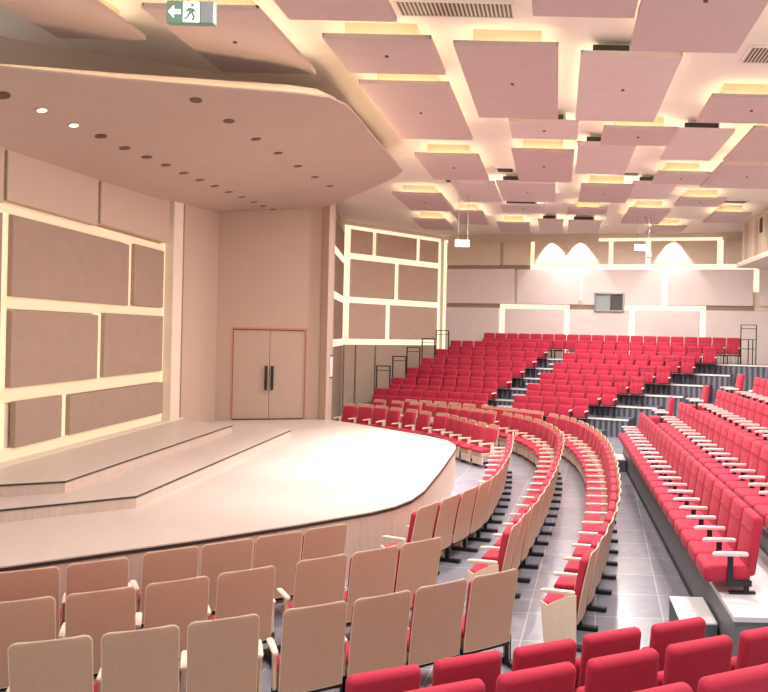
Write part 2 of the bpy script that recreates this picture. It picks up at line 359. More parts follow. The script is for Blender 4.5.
# panel around the booth window
bm = BM(); wbox(bm, FF, 6.34, 6.88, -.22, -.13, 4.70, 6.2); wbox(bm, FF, 8.14, 9.68, -.22, -.13, 4.70, 6.2); wbox(bm, FF, 6.88, 8.14, -.22, -.13, 5.22, 6.2)
tag(obj('acoustic_wall_panel', bm, 'panel2'), W + 'middle row, cut around the booth window', 'wall panel', g)
band(FF, [(4.0, 13.5, 6.20, 6.42)], 'long warm lit horizontal gap across the far wall')
band(FF, [(6.98, 12.1, 7.40, 7.52)], 'warm lit line along the top of the far wall')
band(FF, [(13.36, 13.58, 5.3, 6.2)], 'short lit drop at the right end of the far wall band')
band(FF, [(4.0, 4.18, 6.42, 7.4)], 'short vertical lit gap, leftmost of the far wall top row')
band(FF, [(7.42, 7.62, 6.42, 7.4)], 'short vertical lit gap, second of the far wall top row')
band(FF, [(8.98, 9.2, 6.42, 7.4)], 'short vertical lit gap behind the hanging sign on the far wall')
band(FF, [(11.9, 12.15, 6.42, 7.4)], 'short vertical lit gap, rightmost of the far wall top row')
band(FF, [(6.18, 6.34, 4.9, 6.2)], 'vertical lit gap left of the booth window')
band(FF, [(9.68, 9.92, 4.70, 6.2)], 'vertical lit gap right of the booth window')
band(FF, [(2.66, 5.76, 4.50, 4.68), (2.64, 2.88, 2.3, 4.50), (5.54, 5.78, 2.3, 4.50)], 'lit arch shaped gap on the left of the far wall behind the top seats')
band(FF, [(8.1, 11.5, 4.50, 4.70), (8.34, 8.58, 2.3, 4.50), (11.26, 11.50, 2.3, 4.50)], 'lit arch shaped gap on the right of the far wall behind the top seats')
band(FF, [(-.02, .14, 2.3, 7.5)], 'vertical lit gap at the left end of the far wall')
for a, b, z0, z1, l in ((5.78, 8.1, 4.48, 4.7, 'under the booth window'), (.14, 2.64, 4.52, 4.7, 'at the lower left'), (11.5, 13.4, 4.52, 4.72, 'at the lower right'), (.14, 4.0, 6.2, 6.4, 'at the upper left')):
    bm = BM(); wbox(bm, FF, a, b, -.24, -.20, z0, z1); tag(obj('gap_shade_strip', bm, 'panel'), 'painted shade in the unlit gap between far wall panels, ' + l, 'trim')  # brown strips put the shade of the unlit gaps into colour
# booth window
t = thing('booth_window', 'grey framed projection booth window high on the far wall', 'window')
bm = BM(); wbox(bm, FF, 6.88, 8.14, -.27, -.20, 4.42, 5.2); wbox(bm, FF, 6.88, 6.93, -.2, .0, 4.42, 5.2); wbox(bm, FF, 8.09, 8.14, -.2, .0, 4.42, 5.2)
wbox(bm, FF, 6.88, 8.14, -.2, .0, 5.15, 5.22); wbox(bm, FF, 6.88, 8.14, -.2, .0, 4.42, 4.47); wbox(bm, FF, 7.52, 7.56, -.2, -.0, 4.42, 5.2)
obj('window_frame', bm, 'grey', t)
bm = BM(); wbox(bm, FF, 6.93, 7.52, -.19, -.15, 4.47, 5.15); obj('pane', bm, 'glass', t)
bm = BM(); wbox(bm, FF, 7.56, 8.09, -.19, -.15, 4.47, 5.15); o = obj('pane', bm, 'glassd', t); o['label'] = 'dark pane'
# ------------------------------------------------------------------ gallery box at the upper right
t = thing('wall_gallery', 'beige ribbed gallery box with dark openings at the upper right', 'gallery')
bm = BM(); prism(bm, [(7.1, 27.8), (6.95, 27.6), (6.95, 16), (9.48, 16), (9.48, 27.8)], 6.2, 7.70); obj('gallery_body', bm, 'wall', t)
for i in range(9):
    y = 27.4 - 1.35 * i
    bm = BM(); box(bm, 6.8, 6.95, y - .08, y + .08, 6.1, 7.6, .02, 1); obj('rib', bm, 'wall', t)
for i in range(7):
    y = 25.3 - 1.35 * i
    bm = BM(); box(bm, 6.925, 6.97, y - .32, y + .32, 7.05, 7.55); obj('opening', bm, 'slot', t)
bm = BM(); box(bm, 6.7, 9.45, 15.9, 27.9, 6.05, 6.2, .03, 2); obj('bottom_ledge', bm, 'slab', t)
bm = BM(); box(bm, 6.72, 6.76, 16, 27.8, 6.20, 6.22); obj('cove_strip', bm, 'dimled', t)
# ------------------------------------------------------------------ stage
def tilted_poly(pts): return pts
STG = [(-10.5, 4.8), (-7.6, 6.2), (-5.58, 7.50), (-4.12, 8.62), (-3.22, 9.41), (-2.5, 10.13), (-2.25, 10.5), (-2.1, 10.95), (-2.03, 11.6), (-2.05, 13.5), (-2.10, 15.2), (-2.14, 16.0), (-2.22, 16.5), (-2.5, 17.15),
       (-3.05, 17.8), (-3.92, 18.6), (-5.56, 20.1), (-6.3, 20.62), (-6.6, 20.75), (-9.2, 20.0), (-8.75, 17.3), (-8.1, 11.1), (-7.6, 5), (-10.4, 4.7)]
STG = [(-7.85, 6.2), (-7.0, 6.6)] + STG[2:20] + [(-8.72, 17.3), (-8.6, 16.5), (-8.2, 12), (-8.0, 9)]
t = thing('stage', 'pale wooden thrust stage with rounded corners and black edge line', 'stage')
bm = BM(); prism(bm, STG, 0, .80); obj('stage_front', bm, 'stagefront', t)
def inset(pts, d):
    n = len(pts); c = Vector((sum(p[0] for p in pts) / n, sum(p[1] for p in pts) / n)); out = []
    for i in range(n):
        a, b, e = Vector(pts[i - 1]), Vector(pts[i]), Vector(pts[(i + 1) % n])
        t1 = (b - a).normalized(); t2 = (e - b).normalized(); nn = Vector((-(t1 + t2).y, (t1 + t2).x))
        if nn.length < 1e-6: nn = Vector((-t1.y, t1.x))
        out.append(tuple(b + nn.normalized() * d))
    return out
bm = BM(); prism(bm, inset(STG, -.012), .80, .835); obj('edge_line', bm, 'blackline', t)
bm = BM(); prism(bm, STG, .835, .85); obj('stage_floor', bm, 'stage', t)
R1 = [(-7.92, 8.7), (-6.86, 9.15), (-5.67, 10.06), (-6.11, 17.1), (-7.0, 18.3), (-8.88, 18.2), (-8.75, 17.33), (-8.69, 16.95)]
R2 = [(-8.01, 9.5), (-7.34, 9.8), (-6.68, 10.12), (-7.18, 16.45), (-8.72, 17.25), (-8.69, 16.95)]
for P, z0, z1, l in ((R1, .85, 1.02, 'lower'), (R2, 1.02, 1.19, 'upper')):
    t = thing('stage_riser', l + ' of the two low wooden platforms at the back of the stage', 'platform', group=None)
    bm = BM(); prism(bm, P, z0, z1 - .03); obj('riser_front', bm, 'stagefront', t)
    bm = BM(); prism(bm, inset(P, -.012), z1 - .03, z1 - .008); obj('edge_line', bm, 'blackline', t)
    bm = BM(); prism(bm, P, z1 - .008, z1); obj('riser_top', bm, 'stage', t)
# stage door (double)
for i, (s0, s1, hs) in enumerate(((.42, 1.345, 1.27), (1.355, 2.28, 1.43))):
    bm = BM(); wbox(bm, DF, s0, s1, -.12, -.03, .87, 3.31, .005); o = struct('door_%d' % (i + 1), bm, 'shell')
    bm = BM(); wbox(bm, DF, hs - .035, hs + .035, 0.0, .035, 1.66, 2.33, .01)
    for z in (1.72, 2.27): wbox(bm, DF, hs - .015, hs + .015, -.03, .01, z - .02, z + .02)
    h = obj('door_handle', bm, 'black', o)
bm = BM(); wbox(bm, DF, .385, .41, -.1, .012, .85, 3.38); wbox(bm, DF, 2.29, 2.315, -.1, .012, .85, 3.38); wbox(bm, DF, .37, 2.33, -.1, .012, 3.33, 3.38)
struct('trim_3', bm, 'redled')
# notice frame and fire box by the column
t = thing('wall_notice', 'small framed white notice on the column beside the stage', 'notice')
CF = frame(Vector((-6.6, 20.95)), Vector((-8.3, 29.2)))
bm = BM(); box(bm, -6.375, -6.35, 20.72, 21.02, 2.0, 2.65, .005, 1); obj('frame', bm, 'black', t)
bm = BM(); box(bm, -6.352, -6.342, 20.75, 20.99, 2.04, 2.61); obj('sheet', bm, 'deckl', t)
# ------------------------------------------------------------------ canopy over the stage
def at_z(px, py, z):
    X, Y = ground(px, py, z); return Vector((X, Y, z))
inner = [(-8.2, 8.0, 5.78), (-8.34, 11.13, 5.86), (-8.5, 13, 5.95), (-8.65, 14.5, 6.0), (-8.8, 16, 6.08), (-8.93, 18, 6.26), (-9.25, 20.06, 6.48), (-8, 20.42, 6.62), (-6.6, 20.82, 6.80)]
outer = [(-7.1, 8.35, 6.42), (-6.68, 8.98, 6.5), (-5.35, 9.93, 6.65), (-3.9, 11.05, 6.83), (-3.46, 12.1, 6.92), (-3.55, 14.55, 7.0), (-3.56, 16.95, 7.0), (-4.62, 18.6, 6.95), (-6.55, 20.85, 6.82)]
outer = [at_z(-60, 62, 6.4), at_z(0, 68, 6.5), at_z(120, 80, 6.65), at_z(230, 89, 6.77), at_z(300, 94, 6.85), at_z(330, 98, 6.9), at_z(347, 106, 6.94), at_z(358, 118, 6.97), at_z(380, 145, 7.0), at_z(395, 161, 7.0), at_z(403, 171, 7.0), at_z(396, 177, 6.98), at_z(375, 187, 6.95), Vector((-6.55, 20.86, 6.82))]
bm = BM(); N_ = 8
def cr(P, t):
    n = len(P) - 1; f = min(n - 1e-6, t * n); i = int(f); k = f - i
    return Vector(P[i]).lerp(Vector(P[i + 1]), k)
ROWS = 53
gv = [[bm.verts.new(cr(inner, r / (ROWS - 1)).lerp(cr(outer, r / (ROWS - 1)), c / N_)) for c in range(N_ + 1)] for r in range(ROWS)]
for r in range(ROWS - 1):
    for c in range(N_): bm.faces.new((gv[r][c], gv[r + 1][c], gv[r + 1][c + 1], gv[r][c + 1]))
bmesh.ops.recalc_face_normals(bm, faces=bm.faces)
canbvh = BVHTree.FromBMesh(bm)
geo = bmesh.ops.extrude_face_region(bm, geom=list(bm.faces))
bmesh.ops.translate(bm, verts=[v for v in geo['geom'] if isinstance(v, bmesh.types.BMVert)], vec=(0, 0, .03))
bmesh.ops.recalc_face_normals(bm, faces=bm.faces)
can = tag(obj('stage_canopy', bm, 'canopy', None, True), 'large sloping tan canopy with rows of downlights over the stage', 'ceiling canopy')
# bulkhead between canopy and ceiling
BK = [(-9.4, 10.9), (-8.6, 11.35), (-7.6, 11.9), (-6.5, 12.45), (-5.4, 13.1), (-4.7, 13.7), (-4.35, 14.4), (-4.25, 15.5), (-4.4, 17.0), (-5.2, 18.6), (-6.9, 20.95), (-9.3, 20.5)]
bm = BM(); prism(bm, BK, 6.97, SLAB); struct('wall_bulkhead', bm, 'canopy')
# added ribbon to catch the glow, and cove light, on top of canopy
def ribbon(bm, k0, k1, z0, z1):
    rings = []
    for r in range(1, ROWS - 2):
        a, b = cr(outer, r / (ROWS - 1)), cr(inner, r / (ROWS - 1)); d = (b - a).normalized()
        p, q = a + d * k0 + Vector((0, 0, .03)), a + d * k1 + Vector((0, 0, .03))
        rings.append([bm.verts.new(p + Vector((0, 0, z0))), bm.verts.new(p + Vector((0, 0, z1))), bm.verts.new(q + Vector((0, 0, z1))), bm.verts.new(q + Vector((0, 0, z0)))])
    for a, b in zip(rings, rings[1:]):
        for k in range(4): bm.faces.new((a[k], a[(k + 1) % 4], b[(k + 1) % 4], b[k]))
    bm.faces.new(rings[0]); bm.faces.new(rings[-1][::-1]); bmesh.ops.recalc_face_normals(bm, faces=bm.faces)
bm = BM(); ribbon(bm, .32, .36, 0, .21); obj('glow_ribbon', bm, 'canopy', can)
bm = BM(); ribbon(bm, .20, .23, .0, .03); cov = obj('cove_strip', bm, mat('canopy_cove_led', (.9, .8, .6), .5, emit=((1, .78, .46), 15.0)), can); cov['label'] = 'warm light strip'
def on_canopy(px, py):
    a, b = ray(px, py); d = Vector((a, 1, -b)).normalized()
    h = canbvh.ray_cast(Vector((0, 0, EYE)), d); return h
dl1 = [(3, 95), (42, 110), (74, 125), (101, 136), (125, 148), (147, 157), (166, 165), (184, 173), (200, 180), (215, 186), (229, 192), (242, 197), (254, 202), (263, 206), (273, 209.5)]
dl2 = [(196, 100), (229, 121), (256, 139), (278, 153), (298, 166), (315, 177), (330, 186)]
first = None
for lst, nm in ((dl1, 'long back row'), (dl2, 'shorter front row')):
    for i, (px, py) in enumerate(lst):
        h = on_canopy(px, py)
        if h[0] is None: continue
        lit = nm == 'long back row' and i in (1, 2)
        lab = ('lit' if lit else 'dark') + ' round downlight in the stage canopy, %s from the left in the %s' % (ORD[i + 1], nm)
        n = h[1] if h[1].z < 0 else -h[1]
        rot = n.to_track_quat('-Z', 'Y')
        o = thing('canopy_downlight', lab, 'light', h[0], 0, 'canopy downlights'); o.rotation_mode = 'QUATERNION'; o.rotation_quaternion = rot
        bm = BM(); bmesh.ops.create_cone(bm, cap_ends=True, segments=20, radius1=.085, radius2=.085, depth=.02); obj('rim', bm, 'canopy' if lit else 'dull', o)
        bm = BM(); bmesh.ops.create_cone(bm, cap_ends=True, segments=20, radius1=.06, radius2=.06, depth=.02, matrix=Matrix.Translation((0, 0, -.003))); obj('lens', bm, 'lamp' if lit else 'dull', o)
# ------------------------------------------------------------------ ceiling panels: (x0,x1,y0,y1,tone,lane)
CP = [(-7.2, -5.95, 7.6, 10.55, 0, 0), (-5.42, -3.93, 9.50, 11.8, 0, 0),
      (-3.62, -2.2, 7.6, 9.75, 0, 1), (-3.37, -1.85, 10.33, 11.70, 0, 1), (-3.36, -1.87, 12.2, 15.58, 0, 1), (-3.36, -1.89, 17.0, 19.6, 0, 1), (-3.0, -1.8, 20.2, 23.1, 1, 1), (-3.65, -2.58, 24.7, 27.4, 0, 1),
      (-4.95, -3.5, 21.8, 24.6, 0, 0), (-5.3, -4.1, 26.6, 29.0, 0, 0),
      (-1.56, -.07, 10.48, 13.94, 0, 2), (-1.03, .33, 14.4, 15.6, 1, 2), (-1.10, .29, 16.4, 19.6, 0, 2), (-1.75, -.13, 20.1, 22.9, 1, 2), (-.78, .14, 26.5, 29.8, 1, 2), (-1.9, -.5, 23.6, 24.9, 1, 2), (-2.3, -1.1, 27.0, 29.5, 0, 2),
      (-.40, .90, 7.3, 9.48, 0, 3), (.26, 1.76, 10.9, 14.2, 1, 3), (.37, 1.62, 15.95, 18.8, 1, 3), (.56, 1.98, 19.95, 22.4, 0, 3), (.27, 1.52, 23.6, 24.55, 0, 3), (.33, 1.52, 26.6, 29.4, 1, 3),
      (.94, 2.47, 7.6, 10.56, 0, 4), (.83, 2.28, 14.5, 15.7, 0, 4), (1.95, 3.15, 19.8, 22.0, 1, 4), (2.2, 3.53, 23.5, 26.4, 0, 4),
      (2.53, 4.2, 12.5, 13.95, 0, 5), (2.3, 3.45, 14.75, 17.15, 1, 5), (2.41, 3.72, 18.3, 19.55, 0, 5), (3.50, 4.87, 21.56, 22.72, 0, 5), (3.38, 4.65, 27.0, 28.9, 0, 5),
      (3.72, 5.4, 14.3, 17.0, 0, 6), (3.75, 5.55, 17.3, 19.9, 0, 6), (5.0, 6.2, 23.9, 25.8, 0, 6), (4.1, 5.5, 8.6, 10.8, 0, 6)]
LANE = ['leftmost lane beside the canopy', 'second lane from the left', 'third lane from the left', 'middle lane', 'lane right of the middle', 'second lane from the right', 'rightmost lane']
cnt = {}
for (x0, x1, y0, y1, tone, lane) in sorted(CP, key=lambda c: (c[5], c[2])):
    cnt[lane] = cnt.get(lane, 0) + 1
    zb = 7.40 + (0 if tone == 0 else .06)
    cx, cy = (x0 + x1) / 2, (y0 + y1) / 2; w, d = (x1 - x0) / 2, (y1 - y0) / 2
    t = thing('ceiling_panel', ('pinkish' if tone == 0 else 'paler') + ' hung ceiling panel, %s from the front in the %s' % (ORD[cnt[lane]], LANE[lane]), 'ceiling panel', (cx, cy, zb), 0, 'hung ceiling panels')
    bm = BM(); box(bm, -w, w, -d, d, 0, .045, .006, 1)
    for a in (-1, 1): box(bm, a * w - a * .025, a * w, -d, d, .04, .075); box(bm, -w, w, a * d - a * .025, a * d, .04, .075)
    obj('panel_board', bm, 'cpanel' if tone == 0 else 'cpanel2', t)
    bm = BM(); box(bm, -w + .25, w - .25, -d + .22, d - .22, .045, SLAB - zb); obj('support_box', bm, 'sbox' if tone == 0 else 'slab', t)
    bm = BM()
    for sx in (-1, 1): box(bm, sx * (w - .17) - .02, sx * (w - .17) + .02, -d + .2, d - .2, .045, .062)
    if tone == 0: box(bm, -w + .2, w - .2, -d + .13, -d + .17, .045, .062)
    box(bm, -w + .2, w - .2, d - .17, d - .13, .045, .062)
    obj('cove_strip', bm, 'cove', t)
    if tone == 1:
        bm = BM(); box(bm, -w + .18, w - .30, -d + .10, -d + .20, .075, .20); obj('air_slot', bm, 'slot', t)
    if (x1 - x0) > 1.3:
        bm = BM(); bmesh.ops.create_cone(bm, cap_ends=True, segments=12, radius1=.03, radius2=.03, depth=.02, matrix=Matrix.Translation((.0, -d * .1, -.008))); obj('sprinkler', bm, 'dull', t)
# ceiling grilles and vents
def vent(x0, x1, y0, y1, z, m, label):
    t = thing('ceiling_vent', label, 'vent', ((x0 + x1) / 2, (y0 + y1) / 2, z)); w, d = (x1 - x0) / 2, (y1 - y0) / 2
    bm = BM(); box(bm, -w, w, -d, d, -.02, .0); obj('grille', bm, m, t)
    bm = BM()
    for a in (-1, 1): box(bm, a * w - .02, a * w + .02, -d, d, -.03, 0); box(bm, -w, w, a * d - .02, a * d + .02, -.03, 0)
    obj('frame', bm, 'slab', t)
vent(-2.26, -.68, 9.78, 10.24, SLAB, 'grille', 'long louvred air grille at the top centre of the ceiling')
vent(2.80, 3.5, 11.05, 11.7, SLAB, 'grille', 'square louvred air grille at the upper right of the ceiling')
k = 0
for x0, x1, y0, y1, l in ((.45, 1.35, 11.5, 11.85, 'above the pale long panel right of centre'), (-.85, .1, 15.2, 15.55, 'in the middle of the ceiling'), (.35, .85, 16.7, 17.0, 'left of the pale middle lane panel'), (2.4, 3.1, 15.6, 15.9, 'behind the rightmost small panel'),
                          (-1.7, -1.25, 19.4, 19.9, 'beside the canopy corner'), (1.5, 2.1, 19.6, 19.95, 'above the middle right seats'), (-3.3, -2.7, 21.0, 21.4, 'beyond the canopy corner'), (-1.6, -.5, 23.2, 23.5, 'in the far centre of the ceiling'), (4.95, 5.9, 23.2, 23.6, 'near the gallery box')):
    vent(x0, x1, y0, y1, SLAB, 'slot', 'dark slot vent %s' % l)
# ------------------------------------------------------------------ exit signs
def exit_sign(loc, w, h, label, rod, far=False):
    t = thing('exit_sign', label, 'sign', loc)
    bm = BM(); box(bm, -w / 2, w / 2, -.03, .03, -h / 2, h / 2, .004, 1); bx_ = obj('sign_box', bm, 'green' if not far else 'white', t)
    bm = BM()
    for s in (-.3, .38): tube(bm, (s * w, 0, h / 2), (s * w, 0, h / 2 + rod), .008, 6)
    obj('rod', bm, 'grey', t)
    if not far:
        bm = BM(); y = -.034
        def poly(pts, yy=y):
            va = [bm.verts.new((a * w, yy, b * h)) for a, b in pts]; vb = [bm.verts.new((a * w, yy + .006, b * h)) for a, b in pts]
            bm.faces.new(va); bm.faces.new(vb[::-1])
            for i in range(len(pts)): bm.faces.new((va[i], vb[i], vb[(i + 1) % len(pts)], va[(i + 1) % len(pts)]))
        poly([(-.46, 0), (-.34, .28), (-.34, .1), (-.2, .1), (-.2, -.1), (-.34, -.1), (-.34, -.28)])
        bmesh.ops.recalc_face_normals(bm, faces=bm.faces); obj('arrow', bm, 'white', t)
        bm = BM(); poly([(-.14, -.45), (.20, -.45), (.20, .45), (-.14, .45)]); bmesh.ops.recalc_face_normals(bm, faces=bm.faces); d = obj('doorway', bm, 'white', t)
        bm = BM(); y2 = -.040
        poly([(.03, .36), (.09, .36), (.09, .22), (.03, .22)], y2)
        poly([(-.02, .18), (.10, .14), (.08, -.08), (-.02, -.06)], y2)
        poly([(-.02, .16), (-.09, .02), (-.07, -.02), (.0, .08)], y2)
        poly([(.08, .12), (.15, .02), (.13, -.03), (.06, .05)], y2)
        poly([(-.02, -.06), (.03, -.07), (-.02, -.24), (-.09, -.38), (-.12, -.32), (-.06, -.22)], y2)
        poly([(.04, -.06), (.09, -.07), (.12, -.22), (.10, -.40), (.05, -.40), (.07, -.24)], y2)
        bmesh.ops.recalc_face_normals(bm, faces=bm.faces); obj('running_figure', bm, 'green', d)
        bm = BM(); box(bm, w * .24, w * .5, -.036, -.03, -h * .47, h * .47); obj('end_face', bm, 'grey', t)
exit_sign((-3.17, 6.3, 5.985), .40, .19, 'hanging exit sign with white arrow and running figure at the top left', 1.64)
exit_sign((-2.88, 22, 6.02), .42, .2, 'small bright hanging exit sign left of the far seats', 1.60, True)
exit_sign((2.75, 25, 6.38), .40, .2, 'small bright hanging exit sign before the right of the far wall', 1.24, True)
bm = BM(); tube(bm, (3.0, 24.6, 6.2), (3.0, 24.6, 7.70), .015, 6); box(bm, 2.92, 3.08, 24.5, 24.7, 6.0, 6.2, .01, 1)
tag(obj('hanging_speaker', bm, 'grey'), 'thin ceiling rod with small grey device beside the right hanging sign', 'speaker')
# ------------------------------------------------------------------ far seating bank
TH = math.radians(20); c_, s_ = math.cos(TH), math.sin(TH); PT = .9; RISE = .36
U = Vector((c_, -s_)); NN = Vector((s_, c_)); C6 = 1.1 * s_ + 24.4 * c_
def rowt(k, px):
    a = (px - VX) / FOC; C = C6 + (6 - k) * PT; Y = C / (a * s_ + c_); return Vector((a * Y, Y)).dot(U)
rights = [740, 717, 695.5, 671, 645, 617, 588.5]
gapL = [None, 547, 536, 524, 511, 496, 486]
gapR = [None, 573, 561, 551, 538, 525, 512]
leftE = [481, 447, 433, 418, 404, 388, 372]
RN = ['topmost', 'second highest', 'third highest', 'fourth highest', 'third lowest', 'second lowest', 'lowest']
rzT = -TH
def zT(k): return .25 + RISE * (6 - k)
for k in range(7):
    C = C6 + (6 - k) * PT; org = NN * C; z = zT(k)
    tl, tr = rowt(k, leftE[k]), rowt(k, rights[k])
    t = thing('seating_tier', RN[k] + ' dark stepped platform of the far seating bank', 'platform', (org.x, org.y, 0), rzT)
    yb = .55
    x0, x1 = tl - 1.0, tr + (.55 if k else 1.1)
    if k == 0: x0 = tl - .1
    bm = BM(); box(bm, x0, x1, -.34, yb, z - .06, z); obj('deck', bm, 'deckd', t)
    bm = BM(); box(bm, x0 + .01, x1 - .01, -.32, yb, 0, z - .06); obj('skirt', bm, 'stripe', t)
    bm = BM(); box(bm, x0, x1, -.36, -.33, z - .05, z + .005); obj('nosing', bm, 'nosing', t)
    segs = [(tl, tr)] if k == 0 else [(tl, rowt(k, gapL[k])), (rowt(k, gapR[k]), tr)]
    for si, (a, b) in enumerate(segs):
        n = max(1, round((b - a) / PITR)); pit = (b - a) / n
        for i in range(n):
            p = org + U * (a + pit * (i + .5))
            if len(segs) == 1: lab = '%s from the left in the topmost far bank row' % ORD[i + 1]; kind = 't'
            else:
                lab = '%s from the stairs, %s section, %s far bank row' % (ORD[n - i] if si == 0 else ORD[i + 1], 'left' if si == 0 else 'right', RN[k]); kind = 't'
                if si == 0 and i == n - 1: kind = 'tR'
            if si == len(segs) - 1 and i == n - 1: kind = 'tLR'
            place(kind, p.x, p.y, z, rzT, 'red seat, ' + lab, 'far bank seats, %s row' % RN[k])
    if k:
        ga, gb = rowt(k, gapL[k]) + .05, rowt(k, gapR[k]) - .05
        q = org + U * ((ga + gb) / 2); hw = (gb - ga) / 2
        t = thing('stair_block', 'dark stair step with white nosing in the far bank aisle, before the %s row' % RN[k], 'step', (q.x, q.y, z), rzT)
        bm = BM(); box(bm, -hw, hw, -.32 + .5, .55, 0, .17); obj('step', bm, 'deckd', t)
        bm = BM(); box(bm, -hw, hw, .16, .20, .12, .178); obj('nosing', bm, 'nosing', t)
    # hoop handrail at the left end
    if 1 <= k <= 5:
        q = org + U * (tl - .48) + NN * .68
        t = thing('handrail_hoop', 'black metal guard hoop at the left end of the %s row' % RN[k], 'railing', (q.x, q.y, z), rzT, 'guard hoops at the left of the far bank')
        bm = BM(); hw = .30
        for s in (-hw, hw): tube(bm, (s, -.2, 0), (s, -.2, 1.42), .026)
        tube(bm, (-hw, -.2, 1.42), (hw, -.2, 1.42), .018); tube(bm, (-hw, -.2, 1.25), (hw, -.2, 1.25), .012); obj('frame', bm, 'black', t)
    # guard rail in front of the right end seats
    if k <= 4:
        q = org + U * (tr - .55)
        t = thing('guard_rail', 'thin black barred guard rail before the right end of the %s row' % RN[k], 'railing', (q.x, q.y, z), rzT, 'barred rails of the far bank')
        bm = BM()
        for i in range(7): tube(bm, (-.5 + .19 * i, -.33, 0), (-.5 + .19 * i, -.33, .92), .006, 6)
        tube(bm, (-.5, -.33, .92), (.64, -.33, .92), .010, 6); obj('frame', bm, 'black', t)
# tall cage rail at the top right and side landing
q = NN * (C6 + 6 * PT) + U * (rowt(0, 749))
t = thing('handrail_cage', 'tall black cage handrail at the right end of the topmost row', 'railing', (q.x, q.y, zT(0)), rzT)
bm = BM()
for dx, h in ((-.28, 1.5), (.28, 1.5), (.0, .95), (.16, .95)): tube(bm, (dx, -.2, 0), (dx, -.2, h), .02)
for z in (1.5, 1.36, .95, .6): tube(bm, (-.28, -.2, z), (.28, -.2, z), .012)
obj('frame', bm, 'black', t)
# ------------------------------------------------------------------ right hand seating bank (runs along y)
RX, RP, RR = 1.79, .92, .33
YEND = [19.5, 20.4, 20.6, 20.8, 21, 21.2]
YST = [18.8, 18.4, 18.3, 18.3, 18.2, 18.2]
RNN = ['lowest', 'second', 'third', 'fourth', 'fifth', 'sixth']
for j in range(6):
    x0 = RX + RP * j; z = .60 + RR * j; y0 = 7.24 if j == 0 else 6.4
    t = thing('seating_tier', '%s pale topped platform of the right seating bank' % (RNN[j] if j else 'lowest'), 'platform')
    x1 = x0 + RP
    bm = BM(); box(bm, x0, x1, y0, YEND[j], z - .05, z); obj('deck', bm, 'deckl', t)
    bm = BM(); box(bm, x0 + .015, x1, y0 + .015, YEND[j] - .015, 0, z - .05); obj('skirt', bm, mat('grey_skirt_%d' % j, (.17, .18, .19), .5, noise=.1), t)
    bm = BM(); box(bm, x0 - .006, x0 + .01, y0, YEND[j], .0 if j == 0 else z - .12, .05 if j == 0 else z - .04); obj('edge_strip', bm, 'black', t)
    xc = x0 + .13
    ys = []
    y = 8.12
    i = 0
    while y < YST[j]:
        ys.append(y); y += .525
    if j >= 1: ys = [v for v in ys if 557 + 740 * (x0 + .1) / v < 800]
    for i, y in enumerate(ys):
        place('rLR' if i == 0 else 'rL', xc, y, z, facing(-1, 0), 'red seat with white armrest, %s from the far end, %s right bank row' % (ORD[len(ys) - i], RNN[j]), 'right bank seats, %s row' % RNN[j])
    if 1 <= j <= 3:
        yl = 19.85
        place('rLR', xc, yl, z, facing(-1, 0), 'lone red seat beyond the gap at the far end of the %s right bank row' % RNN[j], 'lone end seats of the right bank')
for (x0, x1, y0, y1, z, l) in ((1.38, 1.77, 7.85, 8.65, .30, 'low white topped step at the near corner of the right bank'), (1.38, 1.77, 18.3, 19.2, .30, 'low white topped step at the far end of the right bank')):
    t = thing('step_block', l, 'step')
    bm = BM(); box(bm, x0, x1, y0, y1, 0, z - .02); obj('body', bm, 'deckd', t)
    bm = BM(); box(bm, x0, x1, y0, y1, z - .02, z, .003, 1); obj('tread', bm, 'deckl', t)
